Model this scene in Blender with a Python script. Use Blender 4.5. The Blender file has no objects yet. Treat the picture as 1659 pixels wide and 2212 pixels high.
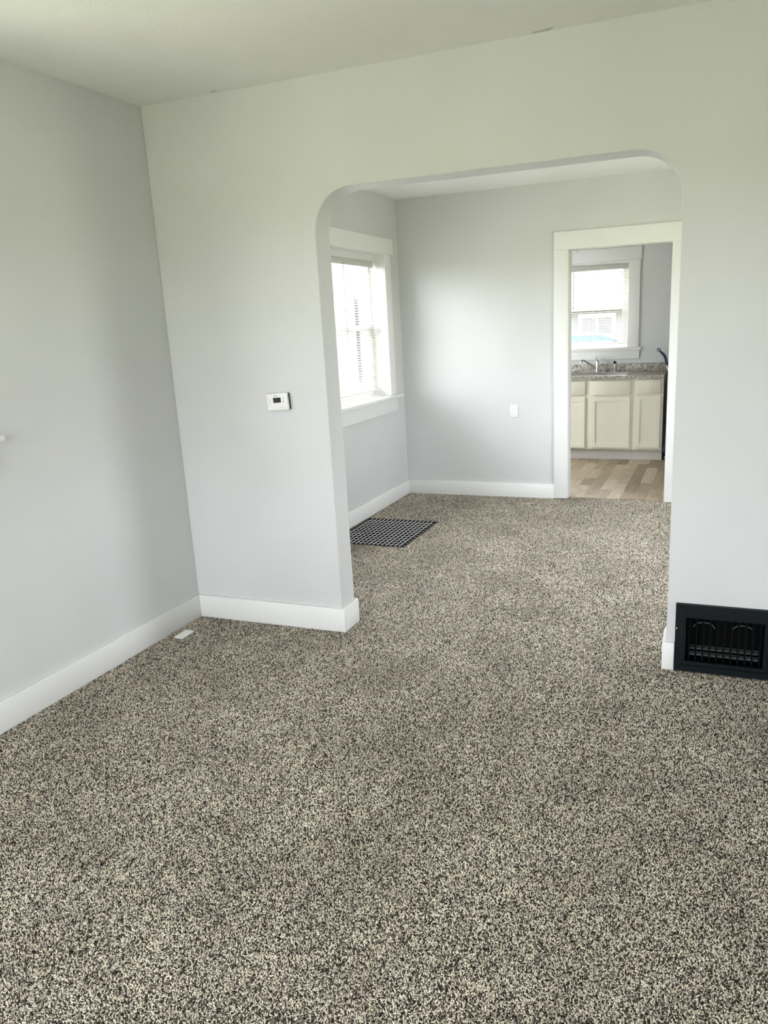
import bpy, bmesh, math, random
import numpy as np
from mathutils import Vector, Matrix
random.seed(7)
PI = math.pi
scene = bpy.context.scene
COL = scene.collection

# ------------------------------------------------------------------ camera
W_, H_ = 1659.0, 2212.0
F_, PX, PY = 1651.75, 882.32, 1113.80
CAM = Vector((2.6758, -3.3536, 1.5462))
YAW, PITCH, ROLL = 0.3872, -0.2444, -0.0481
fwd = Vector((-math.sin(YAW) * math.cos(PITCH), math.cos(YAW) * math.cos(PITCH), math.sin(PITCH)))
right = Vector((math.cos(YAW), math.sin(YAW), 0))
up = right.cross(fwd)
r2 = math.cos(ROLL) * right + math.sin(ROLL) * up
u2 = -math.sin(ROLL) * right + math.cos(ROLL) * up
cd = bpy.data.cameras.new('camera')
cam = bpy.data.objects.new('camera', cd)
COL.objects.link(cam)
m = Matrix.Identity(4)
for i in range(3):
    m[i][0], m[i][1], m[i][2], m[i][3] = r2[i], u2[i], -fwd[i], CAM[i]
cam.matrix_world = m
cd.sensor_fit = 'VERTICAL'
cd.sensor_height = 36.0
cd.lens = F_ / H_ * 36.0
cd.shift_x = -(PX - W_ / 2) / H_
cd.shift_y = (PY - H_ / 2) / H_
cd.clip_start = 0.05
scene.camera = cam

# ------------------------------------------------------------------ world: bright hazy sky above, sunlit yard below the horizon
SKY = 9.0
world = bpy.data.worlds.new('world')
scene.world = world
world.use_nodes = True
nt = world.node_tree
nt.nodes.clear()
wo = nt.nodes.new('ShaderNodeOutputWorld')
bg = nt.nodes.new('ShaderNodeBackground')
tc = nt.nodes.new('ShaderNodeTexCoord')
sp = nt.nodes.new('ShaderNodeSeparateXYZ')
rp = nt.nodes.new('ShaderNodeValToRGB')
rp.color_ramp.elements[0].position = 0.49
rp.color_ramp.elements[0].color = (0.37, 0.38, 0.24, 1)
rp.color_ramp.elements[1].position = 0.51
rp.color_ramp.elements[1].color = (0.955, 0.97, 1.04, 1)
mr = nt.nodes.new('ShaderNodeMapRange')
mr.inputs['From Min'].default_value = -1
mr.inputs['From Max'].default_value = 1
nt.links.new(tc.outputs['Generated'], sp.inputs[0])
nt.links.new(sp.outputs['Z'], mr.inputs['Value'])
nt.links.new(mr.outputs[0], rp.inputs[0])
nt.links.new(rp.outputs[0], bg.inputs['Color'])
bg.inputs['Strength'].default_value = SKY
nt.links.new(bg.outputs[0], wo.inputs[0])

vs = scene.view_settings
vs.view_transform = 'Standard'
vs.look = 'None'
vs.gamma = 1.0
vs.use_curve_mapping = False
vs.exposure = 1.40
scene.cycles.max_bounces = 10
scene.cycles.diffuse_bounces = 6
scene.cycles.transparent_max_bounces = 16
scene.cycles.use_denoising = True
scene.cycles.adaptive_threshold = 0.02
scene.cycles.sample_clamp_indirect = 12.0

# ------------------------------------------------------------------ room dimensions (metres)
HF, HD, HK = 2.636, 2.605, 2.60          # ceilings: front room, dining room, kitchen
XR = 3.75                                 # right wall
YF = -4.7                                 # front wall, behind the camera
T = 0.1445                                # arch wall thickness
XA0, XA1, ZA, RA = 0.911, 2.520, 2.166, 0.185
YB = 3.2507                               # dining back wall
TB = 0.12
YK = 5.72                                 # kitchen far wall
BH, BT = 0.1229, 0.016
WT = 0.22                                 # outer wall thickness
GZ = -0.45                                # yard level

def portal(loc, rot, sx, sy):
    l = bpy.data.lights.new('window_daylight', 'AREA')
    l.shape = 'RECTANGLE'
    l.size, l.size_y = sx, sy
    l.energy = 1.0
    l.cycles.is_portal = True
    o = bpy.data.objects.new('window_daylight', l)
    COL.objects.link(o)
    o.location = loc
    o.rotation_euler = rot
    return o
# windows: (name, wall, a0, a1, z0, z1)
WIN_L1 = (1.905, 2.900, 0.951, 2.135)     # dining window in left wall (y0,y1,z0,z1)
WIN_K = (0.950, 1.727, 1.188, 2.122)      # kitchen window in far wall (x0,x1,z0,z1)
WIN_L0 = (-2.13, -1.245, 1.196, 2.20)     # front room window in left wall, just outside the picture
WIN_F1 = (0.30, 1.35, 0.55, 2.15)         # front wall windows, behind the camera
WIN_F2 = (2.10, 3.15, 0.55, 2.15)
FILL_WIN_L2 = (0.55, 1.35, 0.951, 2.135)       # unseen dining window in left wall, added to brighten the room
FILL_WIN_R = (1.05, 2.05, 0.6, 2.1)             # unseen window in right wall, added to light the dining room
FILL_WIN_KL = (3.70, 5.00, 0.70, 1.88)            # unseen window in left wall, added for more light in the kitchen
E = 0.24
portal((-E, (WIN_L1[0] + WIN_L1[1]) / 2, (WIN_L1[2] + WIN_L1[3]) / 2), (0, -PI / 2, 0), 1.18, 1.0)
portal((-E, (WIN_L0[0] + WIN_L0[1]) / 2, (WIN_L0[2] + WIN_L0[3]) / 2), (0, -PI / 2, 0), 1.0, 0.88)
portal((-E, (FILL_WIN_KL[0] + FILL_WIN_KL[1]) / 2, (FILL_WIN_KL[2] + FILL_WIN_KL[3]) / 2), (0, -PI / 2, 0), 1.18, 1.3)
portal((-E, (FILL_WIN_L2[0] + FILL_WIN_L2[1]) / 2, (FILL_WIN_L2[2] + FILL_WIN_L2[3]) / 2), (0, -PI / 2, 0), 1.18, 1.0)
portal((XR + E, (FILL_WIN_R[0] + FILL_WIN_R[1]) / 2, (FILL_WIN_R[2] + FILL_WIN_R[3]) / 2), (0, PI / 2, 0), 1.5, 1.0)
for w in (WIN_F1, WIN_F2):
    portal(((w[0] + w[1]) / 2, YF - E, (w[2] + w[3]) / 2), (PI / 2, 0, 0), 1.05, 1.6)
portal(((WIN_K[0] + WIN_K[1]) / 2, YK + E, (WIN_K[2] + WIN_K[3]) / 2), (-PI / 2, 0, 0), .78, .94)

# ------------------------------------------------------------------ materials
def mat(name, color, rough=0.6, metal=0.0, spec=0.5):
    mt = bpy.data.materials.new(name)
    mt.use_nodes = True
    b = mt.node_tree.nodes['Principled BSDF']
    b.inputs['Base Color'].default_value = (*color, 1)
    b.inputs['Roughness'].default_value = rough
    b.inputs['Metallic'].default_value = metal
    b.inputs['Specular IOR Level'].default_value = spec
    return mt
def nodes(mt):
    t = mt.node_tree
    return t, t.nodes, t.links, t.nodes['Principled BSDF']
def coords(t):
    tcn = t.nodes.new('ShaderNodeTexCoord')
    return tcn.outputs['Object']
def noise(t, vec, scale, detail=2.0, rough=0.5, dist=0.0):
    n = t.nodes.new('ShaderNodeTexNoise')
    n.inputs['Scale'].default_value = scale
    n.inputs['Detail'].default_value = detail
    n.inputs['Roughness'].default_value = rough
    n.inputs['Distortion'].default_value = dist
    t.links.new(vec, n.inputs['Vector'])
    return n.outputs['Fac']
def ramp(t, fac, stops):
    n = t.nodes.new('ShaderNodeValToRGB')
    cr = n.color_ramp
    while len(cr.elements) < len(stops):
        cr.elements.new(0.5)
    for e, (p, c) in zip(cr.elements, stops):
        e.position = p
        e.color = (*c, 1) if len(c) == 3 else c
    t.links.new(fac, n.inputs[0])
    return n.outputs[0]
def bump(t, fac, bsdf, strength, dist):
    n = t.nodes.new('ShaderNodeBump')
    n.inputs['Strength'].default_value = strength
    n.inputs['Distance'].default_value = dist
    t.links.new(fac, n.inputs['Height'])
    t.links.new(n.outputs[0], bsdf.inputs['Normal'])
def mixc(t, fac, a, b, mode='MIX'):
    n = t.nodes.new('ShaderNodeMix')
    n.data_type = 'RGBA'
    n.blend_type = mode
    for sock, v in ((n.inputs[0], fac), (n.inputs[6], a), (n.inputs[7], b)):
        if hasattr(v, 'node'):
            t.links.new(v, sock)
        else:
            sock.default_value = v if isinstance(v, (int, float)) else (*v, 1)
    return n.outputs[2]

M = {}
def painted(name, col, rough, scale, strength, dist, var=0.03):
    mt = mat(name, col, rough)
    t, n, l, b = nodes(mt)
    c = coords(t)
    f = noise(t, c, scale, 3.0)
    f2 = noise(t, c, 1.6, 2.0)
    lo = tuple(x * (1 - var) for x in col)
    hi = tuple(min(1, x * (1 + var)) for x in col)
    l.new(ramp(t, f2, [(0.3, lo), (0.7, hi)]), b.inputs['Base Color'])
    bump(t, f, b, strength, dist)
    return mt
M['wall'] = painted('wall_paint', (0.61, 0.615, 0.615), 0.55, 260, 0.12, 0.0015)
M['ceiling'] = painted('ceiling_paint', (0.80, 0.80, 0.78), 0.75, 95, 0.5, 0.005)
M['lit_ceiling'] = painted('lit_ceiling_paint', (0.89, 0.89, 0.88), 0.75, 95, 0.4, 0.005)  # ceiling colour lightened to stand for daylight bouncing up in the dining room
M['trim'] = painted('trim_paint', (0.785, 0.785, 0.775), 0.5, 90, 0.03, 0.001, 0.015)
M['patch'] = mat('grey_plaster_patch', (0.50, 0.50, 0.47), 0.8)
M['plastic'] = mat('white_plastic', (0.80, 0.79, 0.77), 0.38)
M['vinyl'] = mat('white_vinyl', (0.82, 0.82, 0.80), 0.35)
M['lcd'] = mat('lcd_screen', (0.02, 0.03, 0.025), 0.2)
M['grey_print'] = mat('grey_print', (0.25, 0.25, 0.25), 0.5)
M['pale_grey'] = mat('pale_grey_rubber', (0.55, 0.55, 0.54), 0.5)
M['slot'] = mat('dark_slot', (0.05, 0.05, 0.05), 0.6)
M['gap'] = mat('black_plastic', (0.03, 0.03, 0.03), 0.6)  # dark plastic of the thermostat plate and the sash strip
M['cabinet'] = painted('cabinet_paint', (0.74, 0.71, 0.59), 0.42, 40, 0.05, 0.001, 0.02)
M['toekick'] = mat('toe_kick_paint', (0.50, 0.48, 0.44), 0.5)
M['black_metal'] = painted('black_painted_metal', (0.0035, 0.0068, 0.0082), 0.5, 30, 0.15, 0.002, 0.3)
M['black_metal'].node_tree.nodes['Principled BSDF'].inputs['Specular IOR Level'].default_value = 0.18
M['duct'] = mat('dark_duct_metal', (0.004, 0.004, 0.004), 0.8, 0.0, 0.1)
M['dust_highlight'] = mat('dusty_highlight_metal', (0.10, 0.105, 0.11), 0.8)  # ledge dust; the same pale colour draws the highlight arcs
M['grate'] = mat('worn_steel', (0.62, 0.62, 0.63), 0.45, 0.2)
M['grate_dark'] = mat('dark_steel', (0.03, 0.03, 0.032), 0.55, 0.0)
M['chrome'] = mat('chrome', (0.72, 0.72, 0.72), 0.12, 1.0)
M['steel'] = mat('brushed_steel', (0.66, 0.65, 0.62), 0.28, 1.0)
M['screw'] = mat('screw_head', (0.62, 0.6, 0.55), 0.35, 0.8)
M['navy'] = mat('navy_plastic', (0.012, 0.016, 0.10), 0.35)
M['appliance'] = mat('black_enamel', (0.01, 0.01, 0.011), 0.25)
M['car'] = mat('blue_car_paint', (0.012, 0.06, 0.10), 0.35)
M['tyre'] = mat('tyre_rubber', (0.02, 0.02, 0.02), 0.8)
M['dark_glass'] = mat('dark_glass', (0.02, 0.022, 0.026), 0.1)
M['pale_pane'] = mat('curtained_pane', (0.05, 0.05, 0.052), 0.3)
M['siding'] = painted('white_siding', (0.55, 0.55, 0.545), 0.6, 20, 0.05, 0.002)
M['grey_siding'] = painted('grey_siding', (0.075, 0.075, 0.077), 0.6, 20, 0.05, 0.002)
M['shingle'] = painted('roof_shingle', (0.16, 0.15, 0.15), 0.85, 40, 0.4, 0.01, 0.2)
M['foundation'] = painted('concrete', (0.35, 0.34, 0.32), 0.9, 30, 0.3, 0.005, 0.1)
M['bounce_slab'] = painted('bounce_slab_concrete', (0.80, 0.80, 0.79), 0.9, 30, 0.3, 0.005, 0.08)
M['lawn'] = painted('lawn_grass', (0.33, 0.35, 0.15), 0.95, 60, 0.6, 0.03, 0.4)

def make_glass():
    mt = bpy.data.materials.new('window_glass')
    mt.use_nodes = True
    t = mt.node_tree
    t.nodes.clear()
    o = t.nodes.new('ShaderNodeOutputMaterial')
    mx = t.nodes.new('ShaderNodeMixShader')
    fr = t.nodes.new('ShaderNodeFresnel')
    fr.inputs[0].default_value = 1.45
    tr = t.nodes.new('ShaderNodeBsdfTransparent')
    tr.inputs[0].default_value = (0.95, 0.96, 0.955, 1)
    gl = t.nodes.new('ShaderNodeBsdfGlossy')
    gl.inputs['Roughness'].default_value = 0.02
    ge = t.nodes.new('ShaderNodeNewGeometry')       # reflect only off the outer faces of the thin pane
    inv = t.nodes.new('ShaderNodeMath')
    inv.operation = 'SUBTRACT'
    inv.inputs[0].default_value = 1.0
    t.links.new(ge.outputs['Backfacing'], inv.inputs[1])
    mu = t.nodes.new('ShaderNodeMath')
    mu.operation = 'MULTIPLY'
    t.links.new(fr.outputs[0], mu.inputs[0])
    t.links.new(inv.outputs[0], mu.inputs[1])
    t.links.new(mu.outputs[0], mx.inputs[0])
    t.links.new(tr.outputs[0], mx.inputs[1])
    t.links.new(gl.outputs[0], mx.inputs[2])
    t.links.new(mx.outputs[0], o.inputs[0])
    return mt
M['glass'] = make_glass()

def make_slat():
    mt = mat('blind_vinyl', (0.62, 0.61, 0.58), 0.4)
    t, n, l, b = nodes(mt)
    tl = n.new('ShaderNodeBsdfTranslucent')
    tl.inputs[0].default_value = (0.62, 0.61, 0.57, 1)
    mx = n.new('ShaderNodeMixShader')
    mx.inputs[0].default_value = 0.15
    l.new(b.outputs[0], mx.inputs[1])
    l.new(tl.outputs[0], mx.inputs[2])
    l.new(mx.outputs[0], n['Material Output'].inputs[0])
    return mt
M['slat'] = make_slat()

def make_carpet(name, pile):
    mt = mat(name, (0.3, 0.27, 0.23), 0.95, 0, 0.1)
    t, n, l, b = nodes(mt)
    c = coords(t)
    clump = noise(t, c, 34, 2.0)
    broad = noise(t, c, 2.6, 3.0, 0.6)
    hue = noise(t, c, 9, 2.0)
    if pile:                                        # every tuft carries the colour of its own yarn
        at = n.new('ShaderNodeAttribute')
        at.attribute_name = 'yarn'
        yarn = at.outputs['Color']
    else:                                           # backing between and beyond the tufts
        f = noise(t, c, 225, 2.0, 0.55, 0.5)
        yarn = ramp(t, f, [(0.435, (0.02, 0.018, 0.015)), (0.485, (0.09, 0.08, 0.067)), (0.525, (0.34, 0.305, 0.26)), (0.59, (0.60, 0.55, 0.485))])
        bump(t, f, b, 0.9, 0.006)
    yarn = mixc(t, 1.0, yarn, ramp(t, clump, [(0.25, (0.80, 0.80, 0.80)), (0.7, (1.1, 1.1, 1.1))]), 'MULTIPLY')
    yarn = mixc(t, 1.0, yarn, ramp(t, broad, [(0.3, (0.76, 0.745, 0.73)), (0.7, (1.14, 1.13, 1.12))]), 'MULTIPLY')
    yarn = mixc(t, 1.0, yarn, ramp(t, hue, [(0.35, (1.0, 0.97, 0.95)), (0.65, (0.975, 1.0, 0.97))]), 'MULTIPLY')
    l.new(yarn, b.inputs['Base Color'])
    return mt
M['carpet'] = make_carpet('frieze_carpet_backing', False)
M['pile'] = make_carpet('frieze_carpet_yarn', True)

def make_plank():
    mt = mat('vinyl_plank', (0.4, 0.34, 0.27), 0.42)
    t, n, l, b = nodes(mt)
    oi = n.new('ShaderNodeObjectInfo')
    base = ramp(t, oi.outputs['Random'], [(0.0, (0.20, 0.145, 0.095)), (0.25, (0.29, 0.225, 0.15)), (0.55, (0.36, 0.29, 0.20)), (0.8, (0.41, 0.34, 0.245)), (1.0, (0.44, 0.385, 0.295))])
    c = coords(t)
    mp = n.new('ShaderNodeMapping')
    mp.inputs['Scale'].default_value = (26, 2.5, 1)
    l.new(c, mp.inputs[0])
    va = n.new('ShaderNodeVectorMath')
    va.operation = 'ADD'
    l.new(mp.outputs[0], va.inputs[0])
    sc = n.new('ShaderNodeVectorMath')
    sc.operation = 'SCALE'
    sc.inputs[0].default_value = (31, 17, 9)
    l.new(oi.outputs['Random'], sc.inputs['Scale'])
    l.new(sc.outputs[0], va.inputs[1])
    g = noise(t, va.outputs[0], 2.2, 4.0, 0.6, 0.4)
    col = mixc(t, 1.0, base, ramp(t, g, [(0.3, (0.72, 0.70, 0.66)), (0.65, (1.12, 1.12, 1.12))]), 'MULTIPLY')
    l.new(col, b.inputs['Base Color'])
    return mt
M['plank'] = make_plank()

def make_granite():
    mt = mat('granite_laminate', (0.4, 0.38, 0.35), 0.3)
    t, n, l, b = nodes(mt)
    c = coords(t)
    f = noise(t, c, 42, 5.0, 0.7, 0.5)
    f2 = noise(t, c, 110, 3.0, 0.7)
    col = ramp(t, f, [(0.36, (0.10, 0.09, 0.08)), (0.45, (0.30, 0.275, 0.24)), (0.54, (0.46, 0.43, 0.38)), (0.66, (0.66, 0.63, 0.58))])
    col = mixc(t, 0.6, col, ramp(t, f2, [(0.38, (0.25, 0.24, 0.22)), (0.55, (1.1, 1.1, 1.1))]), 'MULTIPLY')
    l.new(col, b.inputs['Base Color'])
    return mt
M['granite'] = make_granite()

# ------------------------------------------------------------------ mesh helpers
ORG = {}
def box(bm, x0, x1, y0, y1, z0, z1, bev=0.0, seg=2):
    vs_ = [bm.verts.new((x, y, z)) for x in (x0, x1) for y in (y0, y1) for z in (z0, z1)]
    fs = []
    for f in ((0, 1, 3, 2), (4, 6, 7, 5), (0, 4, 5, 1), (2, 3, 7, 6), (0, 2, 6, 4), (1, 5, 7, 3)):
        fs.append(bm.faces.new([vs_[i] for i in f]))
    if bev > 0:
        es = {e for f in fs for e in f.edges}
        bmesh.ops.bevel(bm, geom=list(es), offset=bev, segments=seg, affect='EDGES', profile=0.5)
def tube(bm, pts, radii, n=12, cap=True):
    pts = [Vector(p) for p in pts]
    if not hasattr(radii, '__len__'):
        radii = [radii] * len(pts)
    rings = []
    ref = None
    for i, p in enumerate(pts):
        d = (pts[min(i + 1, len(pts) - 1)] - pts[max(i - 1, 0)]).normalized()
        if ref is None:
            ref = Vector((0, 0, 1)) if abs(d.z) < 0.9 else Vector((1, 0, 0))
        a = d.cross(ref).normalized()
        b = a.cross(d).normalized()
        ref = b
        rings.append([bm.verts.new(p + radii[i] * (math.cos(2 * PI * k / n) * a + math.sin(2 * PI * k / n) * b)) for k in range(n)])
    for r0, r1 in zip(rings, rings[1:]):
        for k in range(n):
            bm.faces.new((r0[k], r0[(k + 1) % n], r1[(k + 1) % n], r1[k]))
    if cap:
        bm.faces.new(rings[0][::-1])
        bm.faces.new(rings[-1])
def prism(bm, outline, axis, d0, d1):
    """outline of 2-D points in the plane across `axis` (0=x,1=y,2=z), extruded d0..d1"""
    def P(a, b, d):
        return {0: (d, a, b), 1: (a, d, b), 2: (a, b, d)}[axis]
    A = [bm.verts.new(P(a, b, d0)) for a, b in outline]
    B = [bm.verts.new(P(a, b, d1)) for a, b in outline]
    bm.faces.new(A)
    bm.faces.new(B[::-1])
    n = len(A)
    for i in range(n):
        bm.faces.new((A[i], B[i], B[(i + 1) % n], A[(i + 1) % n]))
def grid_slab(bm, axis, a0, a1, b0, b1, d0, d1, holes):
    """flat slab with rectangular holes; axis = thickness axis"""
    As = sorted({a0, a1, *[h[0] for h in holes], *[h[1] for h in holes]})
    Bs = sorted({b0, b1, *[h[2] for h in holes], *[h[3] for h in holes]})
    As = [a for a in As if a0 <= a <= a1]
    Bs = [b for b in Bs if b0 <= b <= b1]
    def P(a, b, d):
        return {0: (d, a, b), 1: (a, d, b), 2: (a, b, d)}[axis]
    V = {}
    def v(i, j, k):
        if (i, j, k) not in V:
            V[(i, j, k)] = bm.verts.new(P(As[i], Bs[j], (d0, d1)[k]))
        return V[(i, j, k)]
    def solid(i, j):
        if not (0 <= i < len(As) - 1 and 0 <= j < len(Bs) - 1):
            return False
        ca, cb = (As[i] + As[i + 1]) / 2, (Bs[j] + Bs[j + 1]) / 2
        return not any(h[0] < ca < h[1] and h[2] < cb < h[3] for h in holes)
    for i in range(len(As) - 1):
        for j in range(len(Bs) - 1):
            if not solid(i, j):
                continue
            bm.faces.new((v(i, j, 0), v(i + 1, j, 0), v(i + 1, j + 1, 0), v(i, j + 1, 0)))
            bm.faces.new((v(i, j, 1), v(i, j + 1, 1), v(i + 1, j + 1, 1), v(i + 1, j, 1)))
            for (di, dj, e) in ((-1, 0, ((i, j), (i, j + 1))), (1, 0, ((i + 1, j + 1), (i + 1, j))), (0, -1, ((i + 1, j), (i, j))), (0, 1, ((i, j + 1), (i + 1, j + 1)))):
                if not solid(i + di, j + dj):
                    (p, q) = e
                    bm.faces.new((v(*p, 0), v(*q, 0), v(*q, 1), v(*p, 1)))
def link(name, mesh, parent=None, loc=(0, 0, 0)):
    o = bpy.data.objects.new(name, mesh)
    COL.objects.link(o)
    o.location = loc
    o.parent = parent
    return o
def obj(name, bm, material, parent=None, smooth=None):
    """bm in world (or root-local) coordinates -> one mesh object with its origin at its base"""
    bmesh.ops.recalc_face_normals(bm, faces=bm.faces[:])
    lo = [min(v.co[i] for v in bm.verts) for i in range(3)]
    hi = [max(v.co[i] for v in bm.verts) for i in range(3)]
    org = Vector(((lo[0] + hi[0]) / 2, (lo[1] + hi[1]) / 2, lo[2]))
    for v in bm.verts:
        v.co -= org
    me = bpy.data.meshes.new(name)
    bm.to_mesh(me)
    bm.free()
    me.materials.append(material)
    if smooth is not None:
        me.polygons.foreach_set('use_smooth', [True] * len(me.polygons))
        me.set_sharp_from_angle(angle=math.radians(smooth))
    base = ORG.get(parent, Vector((0, 0, 0))) if parent is not None else Vector((0, 0, 0))
    o = link(name, me, parent, org - base)
    ORG[o] = org
    return o
def tag(o, label=None, cat=None, group=None, kind=None):
    if label: o['label'] = label
    if cat: o['category'] = cat
    if group: o['group'] = group
    if kind: o['kind'] = kind
    return o
def thing(name, label, cat, loc=(0, 0, 0), rotz=0.0, group=None, kind=None, local=False):
    o = bpy.data.objects.new(name, None)
    o.empty_display_size = 0.1
    COL.objects.link(o)
    o.location = loc
    o.rotation_euler = (0, 0, rotz)
    ORG[o] = Vector((0, 0, 0)) if local else Vector(loc)
    return tag(o, label, cat, group, kind)
def bxo(name, dims, material, parent=None, bev=0.0, seg=2):
    bm = bmesh.new()
    box(bm, *dims, bev, seg)
    return obj(name, bm, material, parent, 40 if bev else None)

# ================================================================== THE SETTING
# ---- floors
GRATE = (0.030, 0.645, 1.517, 2.262)
YC = YB + 0.045                            # where the carpet ends in the kitchen doorway
CZ = -0.007                                # carpet backing; the pile tips reach up to about z = 0
bm = bmesh.new()
grid_slab(bm, 2, 0.0, XR, YF, YC, -0.03, CZ, [GRATE, (0.0, 1.49, YB, YC), (2.325, XR, YB, YC)])
floor = tag(obj('floor', bm, M['carpet']), 'speckled brown and beige frieze carpet running from front room into dining room', 'carpet floor', kind='structure')
REG = (0.072, 0.128, -0.332, -0.230)       # small floor register
def carpet_pile():
    rng = np.random.default_rng(11)
    d = 0.0046
    gx, gy = np.meshgrid(np.arange(0.019, 3.35, d), np.arange(-2.75, YC - 0.002, d))
    x = (gx + rng.uniform(-0.45, 0.45, gx.shape) * d).ravel()
    y = (gy + rng.uniform(-0.45, 0.45, gy.shape) * d).ravel()
    p = np.stack([x - CAM.x, y - CAM.y, np.full_like(x, -CAM.z)], 1)
    q = p @ np.array([list(r2), list(u2), list(fwd)]).T
    u, v = PX + F_ * q[:, 0] / q[:, 2], PY - F_ * q[:, 1] / q[:, 2]
    keep = (q[:, 2] > 0.3) & (u > -330) & (u < W_ + 330) & (v < H_ + 330)
    for (a, b, c, e) in (GRATE, REG, (0, XA0 + BT, -BT, T + BT), (XA1 - BT, XR, -BT, T + BT), (0, 1.505, YB - BT, 9), (2.31, XR, YB - BT, 9), (2.5, XR, -0.021, T)):
        keep &= ~((x > a) & (x < b) & (y > c) & (y < e))
    x, y = x[keep], y[keep]
    n = len(x)
    ang = rng.uniform(0, 2 * PI, n)
    rad = rng.uniform(0.0019, 0.0029, n)
    h = rng.uniform(0.0030, 0.0068, n)
    la = rng.uniform(0, 2 * PI, n)
    ll = rng.uniform(0.001, 0.0062, n)
    co = np.empty((n, 4, 3), np.float32)
    for k in range(3):
        co[:, k, 0] = x + rad * np.cos(ang + 2 * PI * k / 3)
        co[:, k, 1] = y + rad * np.sin(ang + 2 * PI * k / 3)
        co[:, k, 2] = CZ - 0.0005
    co[:, 3, 0] = x + ll * np.cos(la)
    co[:, 3, 1] = y + ll * np.sin(la)
    co[:, 3, 2] = CZ + h
    base = (np.arange(n) * 4)[:, None]
    tri = (base + np.array([0, 1, 3, 1, 2, 3, 2, 0, 3])[None, :]).ravel().astype(np.int32)
    me = bpy.data.meshes.new('carpet_pile')
    me.vertices.add(n * 4)
    me.vertices.foreach_set('co', co.ravel())
    me.loops.add(n * 9)
    me.loops.foreach_set('vertex_index', tri)
    me.polygons.add(n * 3)
    me.polygons.foreach_set('loop_start', np.arange(0, n * 9, 3, dtype=np.int32))
    me.update(calc_edges=True)
    kind = rng.random(n)
    lum = np.where(kind < 0.31, rng.uniform(0.008, 0.05, n), np.where(kind < 0.47, rng.uniform(0.14, 0.38, n), rng.uniform(0.70, 0.98, n)))
    colr = np.ones((n, 4, 4), np.float32)
    tint = rng.uniform(-0.03, 0.03, n)
    for k, c in enumerate((1.0, 0.915, 0.80)):
        colr[:, :, k] = (lum * (c + (tint if k == 0 else 0)))[:, None]
    at = me.color_attributes.new('yarn', 'FLOAT_COLOR', 'POINT')
    at.data.foreach_set('color', colr.ravel())
    me.materials.append(M['pile'])
    o = link('carpet_pile', me, floor, -ORG[floor])
    o['kind'] = 'stuff'
    return n
carpet_pile()
bm = bmesh.new()
box(bm, -WT, XR + WT, YF - WT, YK + WT, -0.45, -0.17)
tag(obj('floor_slab', bm, M['foundation']), 'hidden subfloor slab under the carpet and planks', 'subfloor', kind='structure')
fk = thing('floor_kitchen', 'mixed brown and grey wood-look plank floor of the kitchen', 'plank floor', (1.9, 4.4, -0.02), kind='structure')
bxo('underlay', (0.0, XR, YC, YK, -0.03, -0.008), M['slot'], fk)
PW = 0.108
plank_mesh = {}
x = 0.0
while x < XR - 0.01:
    x1 = min(x + PW, XR)
    y = YC - random.uniform(0.05, 0.6)
    while y < YK:
        L = random.choice((0.34, 0.46, 0.62, 0.78))
        ya, yb = max(y, YC), min(y + L, YK)
        y += L
        if yb - ya < 0.03:
            continue
        key = (round(x1 - x, 3), round(yb - ya, 3))
        if key not in plank_mesh:
            b2 = bmesh.new()
            w, l = (x1 - x) / 2 - 0.0004, (yb - ya) / 2 - 0.0004
            box(b2, -w, w, -l, l, -0.008, 0.0)
            me = bpy.data.meshes.new('plank')
            b2.to_mesh(me)
            b2.free()
            me.materials.append(M['plank'])
            plank_mesh[key] = me
        link('plank', plank_mesh[key], fk, Vector(((x + x1) / 2, (ya + yb) / 2, 0.0)) - ORG[fk])
    x += PW
# ---- ceilings
bm = bmesh.new()
box(bm, -WT, XR + WT, YF - WT, T / 2, HF, HF + 0.15)
ceil = tag(obj('ceiling', bm, M['ceiling']), 'lightly textured off-white ceiling of the front room', 'ceiling', kind='structure')
bm = bmesh.new()
box(bm, -WT, XR + WT, T / 2, YB + TB / 2, HD, HD + 0.15)
tag(obj('ceiling_dining', bm, M['lit_ceiling']), 'ceiling seen through the archway, its colour lightened as if lit from below', 'ceiling', kind='structure')
bm = bmesh.new()
box(bm, -WT, XR + WT, YB + TB / 2, YK + WT, HK, HK + 0.15)
tag(obj('ceiling_kitchen', bm, M['ceiling']), 'white ceiling of the kitchen beyond the doorway', 'ceiling', kind='structure')
# ---- walls
def hole(w, e=0.012):
    return (w[0] - e, w[1] + e, w[2] - 0.03, w[3] + e)
bm = bmesh.new()
grid_slab(bm, 0, YF - WT, YK + WT, -0.2, 2.66, -WT, 0.0, [hole(WIN_L0), hole(WIN_L1), hole(FILL_WIN_L2), hole(FILL_WIN_KL)])
tag(obj('wall_left', bm, M['wall']), 'light grey painted wall along the left side', 'wall', kind='structure')
bm = bmesh.new()
grid_slab(bm, 0, YF - WT, YK + WT, -0.2, 2.66, XR, XR + WT, [hole(FILL_WIN_R)])
tag(obj('wall_right', bm, M['wall']), 'light grey painted wall on the right, out of view', 'wall', kind='structure')
bm = bmesh.new()
grid_slab(bm, 1, 0.0, XR, -0.2, 2.66, YF - WT, YF, [hole(WIN_F1), hole(WIN_F2)])
tag(obj('wall_front', bm, M['wall']), 'light grey front wall behind the viewer', 'wall', kind='structure')
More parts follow.
